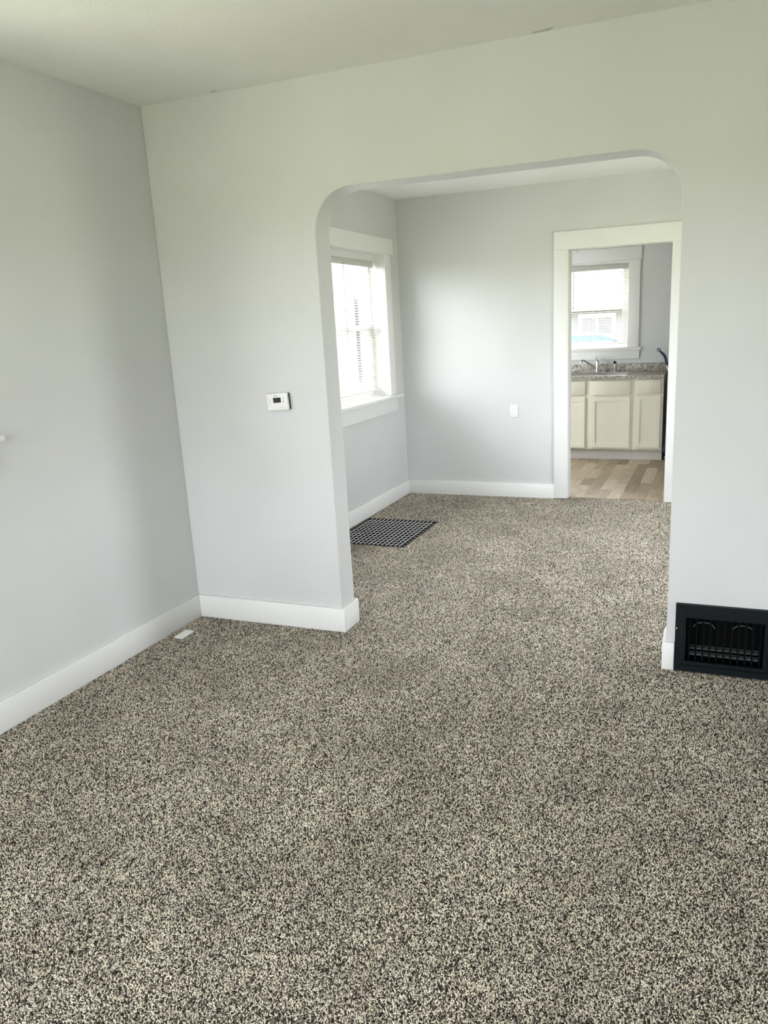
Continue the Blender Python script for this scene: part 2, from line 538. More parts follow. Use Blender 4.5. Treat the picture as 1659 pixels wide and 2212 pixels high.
# arch wall: outline with rounded opening and a notch for the return duct
VX0, VX1, VZ1 = 2.590, 2.926, 0.262
out = [(0, -0.03), (XA0, -0.03)]
N = 20
for k in range(N + 1):
    a = PI - (PI / 2) * k / N
    out.append((XA0 + RA + RA * math.cos(a), ZA - RA + RA * math.sin(a)))
for k in range(N + 1):
    a = PI / 2 - (PI / 2) * k / N
    out.append((XA1 - RA + RA * math.cos(a), ZA - RA + RA * math.sin(a)))
out += [(XA1, -0.03), (VX0, -0.03), (VX0, VZ1), (VX1, VZ1), (VX1, -0.03), (XR, -0.03), (XR, 2.66), (0, 2.66)]
bm = bmesh.new()
prism(bm, out, 1, 0.0, T)
wa = tag(obj('wall_arch', bm, M['wall'], None, 35), 'light grey wall pierced by a wide round-cornered archway', 'wall', kind='structure')
bv = wa.modifiers.new('eased_edges', 'BEVEL')
bv.width = 0.004
bv.segments = 2
bv.limit_method = 'ANGLE'
bv.angle_limit = math.radians(50)
# two small old patches where the ceiling meets the arch wall
for poly in ([(1.935, -0.010), (1.945, -0.024), (1.985, -0.028), (2.018, -0.036), (2.022, -0.026), (2.000, -0.012)], [(0.424, -0.026), (0.436, -0.036), (0.462, -0.038), (0.470, -0.030), (0.450, -0.024)]):
    bm = bmesh.new()
    prism(bm, poly, 2, HF - 0.0015, HF + 0.001)
    obj('plaster_patch', bm, M['patch'], ceil)
XI0, XI1, ZI = 1.505, 2.310, 2.081
bm = bmesh.new()
grid_slab(bm, 1, 0.0, XR, -0.2, 2.63, YB, YB + TB, [(XI0 - 0.018, XI1 + 0.018, -0.2, ZI + 0.018)])
tag(obj('wall_back', bm, M['wall']), 'light grey dining room wall holding the kitchen doorway', 'wall', kind='structure')
bm = bmesh.new()
grid_slab(bm, 1, 0.0, XR, -0.2, 2.63, YK, YK + WT, [hole(WIN_K)])
tag(obj('wall_kitchen', bm, M['wall']), 'grey kitchen wall behind the sink', 'wall', kind='structure')

# ---- baseboards
def baseboard(name, label, *dims):
    dims = dims[:4] + (CZ,) + dims[5:]
    o = bxo(name, dims, M['trim'], None, 0.0025)
    tag(o, label, 'baseboard', kind='structure')
    return o
G = 0.0004
baseboard('baseboard_left', 'tall white baseboard along the left wall of the front room', 0.0, BT, YF, 0.0, 0.0, BH)
baseboard('baseboard_arch_left', 'white baseboard under the thermostat on the arch wall', BT + G, XA0 + BT, -BT, -G, 0.0, BH)
baseboard('baseboard_jamb_left', 'short white baseboard return on the left side of the archway', XA0 + G, XA0 + BT, 0.0, T + BT, 0.0, BH)
baseboard('baseboard_dining_front', 'white baseboard on the back of the arch wall', BT + G, XA0, T + G, T + BT, 0.0, BH)
baseboard('baseboard_dining_left', 'white baseboard under the dining room window', 0.0, BT, T + G, YB - G, 0.0, BH)
baseboard('baseboard_back', 'white baseboard under the outlet on the dining room back wall', BT + G, 1.386 - G, YB - BT, YB - G, 0.0, BH)
baseboard('baseboard_back_right', 'white baseboard on the far side of the kitchen doorway', 2.43 + G, XR, YB - BT, YB - G, 0.0, BH)
baseboard('baseboard_jamb_right', 'short white baseboard return on the right side of the archway', XA1 - BT, XA1 - G, 0.0, T + BT, 0.0, BH)
baseboard('baseboard_arch_right', 'white baseboard stub between archway and black vent', XA1 - BT, 2.556, -BT, -G, 0.0, BH)
baseboard('baseboard_arch_far_right', 'white baseboard beyond the black vent', 2.961, XR, -BT, -G, 0.0, BH)

# ---- kitchen doorway
d1 = thing('door_1', 'white flat casing of the doorway between dining room and kitchen', 'doorway', ((XI0 + XI1) / 2, YB, 0), kind='structure')
CT = 0.019
for y0, y1 in ((YB - CT, YB - G), (YB + TB + G, YB + TB + CT)):
    bxo('casing', (1.386, XI0, y0, y1, 0, ZI - G), M['trim'], d1, 0.002)
    bxo('casing', (XI1, 2.430, y0, y1, 0, ZI - G), M['trim'], d1, 0.002)
    bxo('head_casing', (1.386, 2.430, y0, y1, ZI, 2.2197), M['trim'], d1, 0.002)
bxo('jamb', (XI0 - 0.0175, XI0 + 0.003, YB - 0.001, YB + TB + 0.001, 0.0, ZI - G), M['trim'], d1)
bxo('jamb', (XI1 - 0.003, XI1 + 0.0175, YB - 0.001, YB + TB + 0.001, 0.0, ZI - G), M['trim'], d1)
bxo('head_jamb', (XI0 - 0.0175, XI1 + 0.0175, YB - 0.001, YB + TB + 0.001, ZI - 0.003, ZI + 0.0175), M['trim'], d1)
bm = bmesh.new()
box(bm, 1.556, 1.572, YB + 0.05, YB + 0.075, ZI - 0.012, ZI - 0.0035, 0.001)
tube(bm, [(1.564, YB + 0.062, ZI - 0.012), (1.564, YB + 0.062, ZI - 0.026)], 0.004, 8)
tag(obj('door_catch', bm, M['chrome'], d1, 40), 'small metal catch under the door head')

# ---- windows (root-local: x along the wall, +y outwards, z up)
def make_window(name, label, loc, rotz, x0, x1, z0, z1, hz, cw=0.128, over=0.05, reveal=0.125, sash_in=0.0, apron=0.122, stool=0.026, proj=0.045, horn=0.055, open_sash=True, mr_z=None):
    r = thing(name, label, 'window', loc, rotz, kind='structure', local=True)
    tr = M['trim']
    c = 0.019
    bxo('casing', (x0 - cw, x0, -c, -G, z0, z1 - G), tr, r, 0.002)
    bxo('casing', (x1, x1 + cw, -c, -G, z0, z1 - G), tr, r, 0.002)
    bxo('head_casing', (x0 - cw - over, x1 + cw + over, -c - 0.002, -G, z1, hz), tr, r, 0.002)
    bxo('stool', (x0 - cw - horn, x1 + cw + horn, -c - proj, -G, z0 - stool, z0 - G), tr, r, 0.004)
    bxo('apron', (x0 - cw - 0.01, x1 + cw + 0.01, -c, -G, z0 - stool - apron, z0 - stool - G), tr, r, 0.002)
    bxo('sill', (x0 - 0.0115, x1 + 0.0115, 0.0, WT - 0.005, z0 - stool, z0), tr, r)
    bxo('jamb', (x0 - 0.0115, x0, 0.0, WT - 0.005, z0 + G, z1), tr, r)
    bxo('jamb', (x1, x1 + 0.0115, 0.0, WT - 0.005, z0 + G, z1), tr, r)
    bxo('head_jamb', (x0 - 0.0115, x1 + 0.0115, 0.0, WT - 0.005, z1 + G, z1 + 0.0115), tr, r)
    # frame liner and two sashes
    v = M['vinyl']
    fw = 0.035
    bm = bmesh.new()
    grid_slab(bm, 1, x0 + G, x1 - G, z0 + G, z1 - G, reveal, WT - 0.02, [(x0 + fw, x1 - fw, z0 + 0.02, z1 - fw)])
    obj('window_frame', bm, v, r)
    mz = mr_z or (z0 + z1) / 2
    def sash(nm, zb, zt, ya, yb, lock):
        sw = 0.042
        bm = bmesh.new()
        grid_slab(bm, 1, x0 + fw + G, x1 - fw - G, zb, zt, ya, yb, [(x0 + fw + sw, x1 - fw - sw, zb + sw, zt - sw)])
        s = obj(nm, bm, v, r)
        bxo('pane', (x0 + fw + sw - 0.004, x1 - fw - sw + 0.004, (ya + yb) / 2 - 0.002, (ya + yb) / 2 + 0.002, zb + sw - 0.004, zt - sw + 0.004), M['glass'], s)
        if lock:
            bxo('sash_lock', ((x0 + x1) / 2 - 0.03, (x0 + x1) / 2 + 0.03, ya - 0.012, ya - G, zt - 0.022, zt - 0.004), M['plastic'], s, 0.003)
    sash('lower_sash', z0 + 0.021, mz + 0.02, reveal + 0.004, reveal + 0.032, open_sash)
    sash('upper_sash', mz - 0.02, z1 - fw - G, reveal + 0.036, reveal + 0.064, False)
    return r
w1 = make_window('window_1', 'dining room window with deep white reveal and venetian blind', (0, 0, 0), PI / 2, *WIN_L1, 2.262, mr_z=1.535, over=0.062)
# thin black strip beside the upper sash, far side
bxo('black_strip', (WIN_L1[1] - 0.046, WIN_L1[1] - 0.0345, 0.1635, 0.186, 1.56, 2.06), M['gap'], w1)
w2 = make_window('window_2', 'kitchen window over the sink with venetian blind', (0, YK, 0), 0.0, *WIN_K, 2.258, cw=0.121, over=0.012, reveal=0.09, apron=0.095, stool=0.034, proj=0.02, horn=0.03, mr_z=1.632)
make_window('window_3', 'front room window whose white stool end shows at the left picture edge', (0, 0, 0), PI / 2, *WIN_L0, 2.33, cw=0.07, over=0.0, horn=0.043, proj=0.036)
make_window('window_4', 'front window behind the viewer, nearer the left wall', (0, YF, 0), PI, -WIN_F1[1], -WIN_F1[0], WIN_F1[2], WIN_F1[3], 2.28)
make_window('window_5', 'front window behind the viewer, nearer the right wall', (0, YF, 0), PI, -WIN_F2[1], -WIN_F2[0], WIN_F2[2], WIN_F2[3], 2.28)
make_window('fill_window_6', 'unseen window added behind the arch wall to brighten the dining room', (0, 0, 0), PI / 2, *FILL_WIN_L2, 2.262, over=0.062)
make_window('fill_window_7', 'unseen left wall window added to brighten the kitchen', (0, 0, 0), PI / 2, *FILL_WIN_KL, 2.01)
make_window('fill_window_8', 'unseen right wall window added to brighten the dining room', (XR, 0, 0), -PI / 2, -FILL_WIN_R[1], -FILL_WIN_R[0], FILL_WIN_R[2], FILL_WIN_R[3], 2.23)
bxo('head_stop', (WIN_L1[0] + G, WIN_L1[1] - G, 0.086, 0.1245, 2.082, WIN_L1[3] - G), M['trim'], w1)

bxo('head_stop', (WIN_K[0] + G, WIN_K[1] - G, 0.022, 0.0895, 2.086, WIN_K[3] - G), M['trim'], w2)
# ================================================================== THINGS
# ---- venetian blinds
def make_blind(label, loc, rotz, x0, x1, ztop, zbot, y, tilt, wand_x, wand_len, tassels):
    r = thing('venetian_blind', label, 'blind', loc, rotz, group='white venetian blinds', local=True)
    bxo('head_rail', (x0, x1, y - 0.014, y + 0.016, ztop - 0.028, ztop), M['vinyl'], r, 0.002)
    bxo('valance', (x0 - 0.001, x1 + 0.001, y - 0.019, y - 0.0165, ztop - 0.05, ztop + 0.004), M['slat'], r, 0.001)
    bxo('bottom_rail', (x0 + 0.002, x1 - 0.002, y - 0.013, y + 0.013, zbot, zbot + 0.012), M['vinyl'], r, 0.003)
    b2 = bmesh.new()
    n = 6
    hw = 0.0125
    top, bot = [], []
    for k in range(n + 1):
        s = -1 + 2 * k / n
        yy, zz = s * hw, 0.0022 * (1 - s * s)
        yr, zr = yy * math.cos(tilt) - zz * math.sin(tilt), yy * math.sin(tilt) + zz * math.cos(tilt)
        top.append((yr, zr + 0.0004))
        bot.append((yr, zr - 0.0004))
    prism(b2, top + bot[::-1], 0, x0 + 0.003, x1 - 0.003)
    bmesh.ops.recalc_face_normals(b2, faces=b2.faces[:])
    me = bpy.data.meshes.new('slat')
    b2.to_mesh(me)
    b2.free()
    me.materials.append(M['slat'])
    z = ztop - 0.055
    while z > zbot + 0.02:
        link('slat', me, r, (0, y, z))
        z -= 0.0212
    for fx in (0.12, 0.5, 0.88):
        xx = x0 + (x1 - x0) * fx
        for yy in (y - 0.0132, y + 0.0132):
            bxo('ladder_cord', (xx - 0.0006, xx + 0.0006, yy - 0.0005, yy + 0.0005, zbot + 0.005, ztop - 0.02), M['vinyl'], r)
    bm = bmesh.new()
    tube(bm, [(wand_x, y - 0.024, ztop - 0.03), (wand_x, y - 0.026, ztop - 0.05), (wand_x + 0.002, y - 0.027, ztop - wand_len)], [0.002, 0.0045, 0.0045], 8)
    obj('tilt_wand', bm, M['pale_grey'], r, 40)
    for tx, tz in tassels:
        bm = bmesh.new()
        tube(bm, [(tx, y - 0.02, ztop - 0.03), (tx, y - 0.02, tz + 0.02), (tx, y - 0.02, tz + 0.018), (tx, y - 0.02, tz)], [0.0008, 0.0008, 0.003, 0.005], 8)
        obj('pull_cord', bm, M['vinyl'], r, 40)
    return r
make_blind('white venetian blind in the deep dining room window', (0, 0, 0), PI / 2, WIN_L1[0] + 0.012, WIN_L1[1] - 0.022, 2.078, 1.0, 0.100, math.radians(15), 2.288, 0.70, [(2.345, 1.57), (2.375, 1.57)])
make_blind('white venetian blind over the kitchen sink', (0, YK, 0), 0.0, WIN_K[0] + 0.006, WIN_K[1] - 0.006, 2.083, 1.228, 0.022, math.radians(15), 1.125, 0.46, [(1.19, 1.64), (1.22, 1.64), (1.47, 1.64), (1.5, 1.64)])

# ---- thermostat on the arch wall
th = thing('thermostat', 'white wall thermostat with small dark screen', 'thermostat', (0.645, 0, 1.16))
def th_part(name, x0, x1, y0, y1, z0, z1, m_, bev=0.0, parent=th):
    return bxo(name, (0.645 + x0, 0.645 + x1, y0, y1, 1.203 + z0, 1.203 + z1), m_, parent, bev)
th_part('back_plate', -0.054, 0.0600, -0.0085, -0.0005, -0.040, 0.040, M['gap'])
tb = th_part('body', -0.060, 0.060, -0.028, -0.0105, -0.0425, 0.0425, M['plastic'], 0.005)
sc_ = th_part('screen', -0.022, 0.022, -0.0290, -0.0275, -0.004, 0.0215, M['lcd'], 0.0, tb)
th_part('screen_bezel', -0.0255, 0.0255, -0.0286, -0.0281, -0.0075, 0.025, M['plastic'], 0.0, tb)
for zz in (0.014, 0.004, -0.006):
    th_part('button', -0.047, -0.041, -0.0293, -0.028, zz - 0.0022, zz + 0.0022, M['pale_grey'], 0.0005, tb)
for zz in (0.016, 0.002):
    th_part('button', 0.032, 0.041, -0.0295, -0.028, zz - 0.0045, zz + 0.0045, M['pale_grey'], 0.001, tb)
th_part('button', 0.023, 0.032, -0.0293, -0.028, -0.031, -0.027, M['pale_grey'], 0.0005, tb)
th_part('printed_mark', -0.019, 0.002, -0.0284, -0.0279, 0.0295, 0.0325, M['grey_print'], 0.0, tb)
th_part('printed_mark', 0.003, 0.015, -0.0284, -0.0279, 0.0297, 0.0318, M['pale_grey'], 0.0, tb)

th.rotation_euler = (0, -0.055, 0)
# ---- outlet on the back wall
ol = thing('wall_outlet', 'white duplex outlet on the dining room back wall', 'outlet', (1.0325, YB, 0.709))
OX, OZ = 1.0325, 0.766
pl = bxo('cover_plate', (OX - 0.035, OX + 0.035, YB - 0.006, YB - G, OZ - 0.057, OZ + 0.057), M['plastic'], ol, 0.003)
for s in (-1, 1):
    bm = bmesh.new()
    cz = OZ + s * 0.0195
    prism(bm, [(OX + 0.0165 * math.copysign(min(1, abs(1.25 * math.cos(a))), math.cos(a)), cz + 0.0145 * math.sin(a)) for a in [2 * PI * k / 20 for k in range(20)]], 1, YB - 0.0085, YB - 0.0055)
    rc = obj('receptacle', bm, M['vinyl'], ol)
    bxo('slot', (OX - 0.0075, OX - 0.0055, YB - 0.0089, YB - 0.0080, cz - 0.001, cz + 0.0075), M['slot'], rc)
    bxo('slot', (OX + 0.0055, OX + 0.0075, YB - 0.0089, YB - 0.0080, cz - 0.000, cz + 0.0065), M['slot'], rc)
    bxo('slot', (OX - 0.002, OX + 0.002, YB - 0.0089, YB - 0.0080, cz - 0.009, cz - 0.005), M['slot'], rc)
bm = bmesh.new()
tube(bm, [(OX, YB - 0.006, OZ), (OX, YB - 0.0075, OZ)], 0.003, 10)
obj('screw', bm, M['screw'], ol)

# ---- floor grate in the dining room
x0, x1, y0, y1 = GRATE
fg = thing('floor_grate', 'dark steel floor grate set into the dining room carpet', 'floor grate', ((x0 + x1) / 2, (y0 + y1) / 2, -0.02))
bm = bmesh.new()
grid_slab(bm, 2, x0 + G, x1 - G, y0 + G, y1 - G, -0.02, -0.002, [(x0 + 0.012, x1 - 0.012, y0 + 0.012, y1 - 0.012)])
obj('rim', bm, M['grate_dark'], fg)
bm = bmesh.new()
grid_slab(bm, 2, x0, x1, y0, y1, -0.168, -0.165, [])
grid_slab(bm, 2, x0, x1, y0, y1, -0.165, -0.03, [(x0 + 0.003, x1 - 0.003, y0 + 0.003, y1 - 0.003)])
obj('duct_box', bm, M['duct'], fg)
nb = 17
b2 = bmesh.new()
box(b2, -0.0014, 0.0014, -(y1 - y0) / 2 + 0.012, (y1 - y0) / 2 - 0.012, -0.005, 0.0)
long_me = bpy.data.meshes.new('bar'); b2.to_mesh(long_me); b2.free(); long_me.materials.append(M['grate'])
for k in range(1, nb):
    link('bar', long_me, fg, Vector((x0 + 0.012 + (x1 - x0 - 0.024) * k / nb, (y0 + y1) / 2, -0.001)) - ORG[fg])
b2 = bmesh.new()
box(b2, -(x1 - x0) / 2 + 0.012, (x1 - x0) / 2 - 0.012, -0.0011, 0.0011, -0.004, 0.0)
cross_me = bpy.data.meshes.new('cross_bar'); b2.to_mesh(cross_me); b2.free(); cross_me.materials.append(M['grate'])
nc = 13
for k in range(1, nc):
    link('cross_bar', cross_me, fg, Vector(((x0 + x1) / 2, y0 + 0.012 + (y1 - y0 - 0.024) * k / nc, -0.0062)) - ORG[fg])

# ---- small white floor register by the left baseboard
fr = thing('floor_register', 'small white floor register in the carpet by the left baseboard', 'register', (0.10, -0.281, 0.0))
bm = bmesh.new()
grid_slab(bm, 2, 0.072, 0.128, -0.332, -0.230, 0.0005, 0.005, [(0.079 + 0.0145 * 0, 0.121, -0.322, -0.240)])
obj('frame', bm, M['vinyl'], fr)
bxo('damper', (0.078, 0.122, -0.323, -0.239, CZ + 0.0002, 0.0016), M['vinyl'], fr)
for k in range(7):
    yy = -0.318 + 0.0125 * k
    bxo('louver', (0.0795, 0.1205, yy, yy + 0.0075, 0.0018, 0.0046), M['vinyl'], fr)

# ---- black return-air grille in the arch wall
vg = thing('return_air_grille', 'black metal return air grille low in the wall right of the archway', 'vent', (2.758, -0.01, 0.0))
bm = bmesh.new()
grid_slab(bm, 1, 2.557, 2.9595, 0.0005, 0.311, -0.021, -G, [(2.5835, 2.933, 0.026, 0.2715)])
o_ = obj('outer_frame', bm, M['black_metal'], vg)
bm = bmesh.new()
grid_slab(bm, 1, 2.5845, 2.932, 0.027, 0.2705, -0.015, -0.002, [(2.601, 2.9155, 0.0445, 0.2495)])
inner = obj('inner_frame', bm, M['black_metal'], vg)
bm = bmesh.new()
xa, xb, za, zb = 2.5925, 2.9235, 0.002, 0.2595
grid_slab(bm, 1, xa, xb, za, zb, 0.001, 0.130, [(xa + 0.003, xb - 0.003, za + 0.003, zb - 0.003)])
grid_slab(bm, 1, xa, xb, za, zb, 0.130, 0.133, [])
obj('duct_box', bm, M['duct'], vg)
b2 = bmesh.new()
box(b2, -0.0012, 0.0012, -0.0085, 0.0085, 0.0, 0.206)
lv = bpy.data.meshes.new('louver'); b2.to_mesh(lv); b2.free(); lv.materials.append(M['black_metal'])
for k in range(11):
    o_ = link('louver', lv, vg, Vector((2.601 + 0.3145 * (k + 0.5) / 11, 0.0105, 0.044)) - ORG[vg])
    o_.rotation_euler = (0, 0, math.radians(18))
bxo('damper_ledge', (2.612, 2.905, 0.03, 0.06, 0.058, 0.064), M['dust_highlight'], vg)
bxo('damper_ledge', (2.612, 2.905, 0.07, 0.11, 0.070, 0.075), M['dust_highlight'], vg)
for cx_, w_ in ((2.675, 0.045), (2.835, 0.045)):
    bm = bmesh.new()
    tube(bm, [(cx_ + w_ * math.cos(a), 0.085, 0.165 + 0.03 * math.sin(a)) for a in [PI * (0.95 - 0.9 * k / 10) for k in range(11)]], 0.003, 6)
    obj('highlight_arc', bm, M['dust_highlight'], vg, 40)  # pale arcs shaped like the curved highlights inside the vent
for sx, sz in ((2.638, 0.259), (2.758, 0.259), (2.878, 0.259), (2.638, 0.036), (2.758, 0.036), (2.878, 0.036)):
    bm = bmesh.new()
    tube(bm, [(sx, -0.0145, sz), (sx, -0.0165, sz), (sx, -0.0172, sz)], [0.003, 0.003, 0.0015], 8)
    obj('rivet', bm, M['black_metal'], vg, 40)
bm = bmesh.new()
tube(bm, [(2.563, -0.0205, 0.198), (2.563, -0.0225, 0.198), (2.563, -0.0235, 0.198)], [0.0032, 0.0032, 0.0018], 10)
tag(obj('screw', bm, M['screw'], vg, 40), 'bright screw head')

# ---- kitchen base cabinets
YCB, XC = 5.19, 2.160
def shaker_door(nm, x0, x1, z0, z1, parent, fwid=0.05):
    y0, y1 = YCB - 0.0195, YCB - 0.0005
    bm = bmesh.new()
    grid_slab(bm, 1, x0, x1, z0, z1, y0, y1, [(x0 + fwid, x1 - fwid, z0 + fwid, z1 - fwid)])
    d = obj(nm, bm, M['cabinet'], parent)
    bxo('panel', (x0 + fwid - 0.004, x1 - fwid + 0.004, y0 + 0.008, y1 - 0.002, z0 + fwid - 0.004, z1 - fwid + 0.004), M['cabinet'], d)
    return d
def cabinet(label, x0, x1, faces):
    c = thing('base_cabinet', label, 'cabinet', ((x0 + x1) / 2, YCB + 0.26, 0), group='base cabinets under the kitchen counter')
    hl = [(a, b, zz0, zz1) for (_, a, b, zz0, zz1) in faces]
    bm = bmesh.new()
    grid_slab(bm, 1, x0, x1, 0.114, 0.875, YCB, YCB + 0.019, [])
    obj('face_frame', bm, M['cabinet'], c)
    bm = bmesh.new()
    grid_slab(bm, 1, x0, x1, 0.114, 0.875, YCB + 0.0195, YK - 0.004, [(x0 + 0.015, x1 - 0.015, 0.13, 0.875)])
    obj('carcass', bm, M['cabinet'], c)
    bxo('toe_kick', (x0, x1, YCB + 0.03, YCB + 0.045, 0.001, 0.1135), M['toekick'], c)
    for kind, a, b, zz0, zz1 in faces:
        if kind == 'drawer':
            bxo('drawer_front', (a, b, YCB - 0.0195, YCB - 0.0005, zz0, zz1), M['cabinet'], c, 0.002)
        else:
            shaker_door('door', a, b, zz0, zz1, c)
    return c
cabinet('cream sink base cabinet with two shaker doors below the faucet', 0.905, 1.8495,
        [('drawer', 0.93, 1.348, 0.709, 0.859), ('drawer', 1.407, 1.823, 0.709, 0.861), ('door', 0.93, 1.346, 0.131, 0.688), ('door', 1.407, 1.823, 0.135, 0.690)])
cabinet('narrow cream base cabinet with one drawer and one shaker door, at the counter end', 1.8505, XC,
        [('drawer', 1.876, 2.135, 0.716, 0.864), ('door', 1.876, 2.135, 0.140, 0.692)])
# ---- countertop with backsplash
ct = thing('countertop', 'speckled grey-brown granite look counter with low backsplash', 'countertop', (1.53, 5.44, 0.876))
SINK = (0.985, 1.785, 5.215, 5.665)
bm = bmesh.new()
grid_slab(bm, 2, 0.895, XC + 0.004, 5.155, YK - 0.001, 0.876, 0.914, [(SINK[0] + 0.012, SINK[1] - 0.012, SINK[2] + 0.012, SINK[3] - 0.012)])
cto = obj('worktop', bm, M['granite'], ct)
bxo('backsplash', (0.895, XC + 0.004, YK - 0.02, YK - 0.001, 0.9145, 1.010), M['granite'], ct, 0.003)
# ---- sink
sk = thing('kitchen_sink', 'shallow stainless drop-in sink in the granite look counter', 'sink', (1.385, 5.44, 0.76))
bm = bmesh.new()
a, b, c, d = SINK
bowls = [(a + 0.03, (a + b) / 2 - 0.015, c + 0.03, d - 0.09), ((a + b) / 2 + 0.015, b - 0.03, c + 0.03, d - 0.09)]
grid_slab(bm, 2, a, b, c, d, 0.9145, 0.9185, bowls)
obj('rim', bm, M['steel'], sk)
for q in bowls:
    bm = bmesh.new()
    grid_slab(bm, 2, q[0] - 0.002, q[1] + 0.002, q[2] - 0.002, q[3] + 0.002, 0.76, 0.9140, [q])
    grid_slab(bm, 2, q[0] - 0.002, q[1] + 0.002, q[2] - 0.002, q[3] + 0.002, 0.757, 0.760, [])
    bw = obj('bowl', bm, M['steel'], sk)
    bm = bmesh.new()
    cx_, cy_ = (q[0] + q[1]) / 2, (q[2] + q[3]) / 2
    tube(bm, [(cx_, cy_, 0.7605), (cx_, cy_, 0.763)], [0.045, 0.04], 16)
    obj('drain', bm, M['chrome'], bw, 40)
# ---- faucet
FX, FY, FZ = 1.412, 5.615, 0.919
fa = thing('faucet', 'chrome single-lever kitchen faucet with low angled spout', 'faucet', (FX, FY, FZ))
bm = bmesh.new()
tube(bm, [(FX - 0.115, FY, FZ), (FX - 0.115, FY, FZ + 0.008)], [0.024, 0.02], 16)
box(bm, FX - 0.115, FX + 0.115, FY - 0.024, FY + 0.024, FZ, FZ + 0.009, 0.004)
tube(bm, [(FX + 0.115, FY, FZ), (FX + 0.115, FY, FZ + 0.008)], [0.024, 0.02], 16)
obj('deck_plate', bm, M['chrome'], fa, 40)
bm = bmesh.new()
tube(bm, [(FX, FY, FZ + 0.009), (FX, FY, FZ + 0.02), (FX, FY, FZ + 0.11), (FX, FY, FZ + 0.135), (FX, FY, FZ + 0.146)], [0.024, 0.0205, 0.0195, 0.018, 0.010], 18)
obj('body', bm, M['chrome'], fa, 40)
bm = bmesh.new()
tube(bm, [(FX - 0.012, FY - 0.006, FZ + 0.045), (FX - 0.05, FY - 0.03, FZ + 0.078), (FX - 0.10, FY - 0.065, FZ + 0.122), (FX - 0.135, FY - 0.09, FZ + 0.148), (FX - 0.152, FY - 0.102, FZ + 0.150), (FX - 0.160, FY - 0.108, FZ + 0.138), (FX - 0.162, FY - 0.109, FZ + 0.122)], [0.014, 0.013, 0.012, 0.0115, 0.0115, 0.012, 0.0125], 14)
sp_ = obj('spout', bm, M['chrome'], fa, 50)
bm = bmesh.new()
tube(bm, [(FX - 0.162, FY - 0.109, FZ + 0.1215), (FX - 0.162, FY - 0.109, FZ + 0.110)], [0.0135, 0.0125], 14)
obj('aerator', bm, M['vinyl'], sp_, 40)
bm = bmesh.new()
tube(bm, [(FX - 0.004, FY, FZ + 0.140), (FX - 0.02, FY + 0.01, FZ + 0.152), (FX - 0.012, FY + 0.055, FZ + 0.175)], [0.009, 0.008, 0.006], 10)
obj('lever', bm, M['chrome'], fa, 50)
# ---- side sprayer
SX, SY = 1.608, 5.625
ss = thing('side_sprayer', 'chrome side sprayer standing right of the faucet', 'sprayer', (SX, SY, FZ))
bm = bmesh.new()
tube(bm, [(SX, SY, FZ), (SX, SY, FZ + 0.006), (SX, SY, FZ + 0.012)], [0.024, 0.022, 0.017], 16)
obj('base', bm, M['chrome'], ss, 40)
bm = bmesh.new()
tube(bm, [(SX, SY, FZ + 0.012), (SX, SY, FZ + 0.06), (SX, SY, FZ + 0.095)], [0.012, 0.0135, 0.015], 14)
obj('wand', bm, M['chrome'], ss, 40)
bm = bmesh.new()
tube(bm, [(SX, SY, FZ + 0.0955), (SX - 0.004, SY - 0.004, FZ + 0.11), (SX - 0.012, SY - 0.012, FZ + 0.118)], [0.0155, 0.0165, 0.013], 14)
obj('spray_head', bm, M['grate_dark'], ss, 40)
# ---- mop leaning in the gap beside the counter
mo = thing('mop', 'mop with navy curved grip and white shaft leaning beside the counter end', 'mop', (2.198, 5.43, 0.0))
path = [(2.075, 5.668, 1.142), (2.092, 5.666, 1.122), (2.113, 5.662, 1.103), (2.131, 5.657, 1.080), (2.143, 5.651, 1.05), (2.152, 5.645, 1.01), (2.158, 5.640, 0.978)]
bm = bmesh.new()
tube(bm, path, [0.010, 0.012, 0.0145, 0.0155, 0.0145, 0.013, 0.0125], 12)
gp = obj('grip', bm, M['navy'], mo, 50)
bm = bmesh.new()
rc = Vector((2.066, 5.669, 1.151))
ring = [(rc.x + 0.015 * math.cos(2 * PI * k / 16), rc.y, rc.z + 0.015 * math.sin(2 * PI * k / 16)) for k in range(17)]
tube(bm, ring, 0.0045, 8, cap=False)
obj('hanging_ring', bm, M['navy'], gp, 50)
bm = bmesh.new()
tube(bm, [(2.158, 5.640, 0.978), (2.178, 5.63, 0.935), (2.190, 5.60, 0.86), (2.198, 5.40, 0.10)], 0.010, 12)
obj('shaft', bm, M['vinyl'], mo, 50)
bxo('mop_head', (2.181, 2.215, 5.30, 5.50, 0.03, 0.09), M['navy'], mo, 0.008)
bxo('pad', (2.179, 2.217, 5.295, 5.505, 0.003, 0.0295), M['pale_grey'], mo, 0.006)
# ---- guessed range, added in black to fill the shadow gap beside the counter
rg = thing('gap_filler_range', 'guessed black range filling the dark shadow gap right of the counter', 'range', (2.61, 5.44, 0))
bxo('body', (2.228, 2.988, 5.15, 5.69, 0.06, 0.90), M['appliance'], rg, 0.004)
bxo('plinth', (2.24, 2.976, 5.18, 5.66, 0.001, 0.0595), M['appliance'], rg)
od = bxo('oven_door', (2.234, 2.982, 5.118, 5.149, 0.24, 0.80), M['appliance'], rg, 0.006)
bm = bmesh.new()
tube(bm, [(2.30, 5.117, 0.75), (2.30, 5.08, 0.75), (2.916, 5.08, 0.75), (2.916, 5.117, 0.75)], 0.011, 10)
obj('handle', bm, M['steel'], od, 40)
bxo('storage_drawer', (2.234, 2.982, 5.122, 5.149, 0.07, 0.23), M['appliance'], rg, 0.006)
bxo('backguard', (2.228, 2.988, 5.64, 5.70, 0.9005, 1.06), M['appliance'], rg, 0.004)
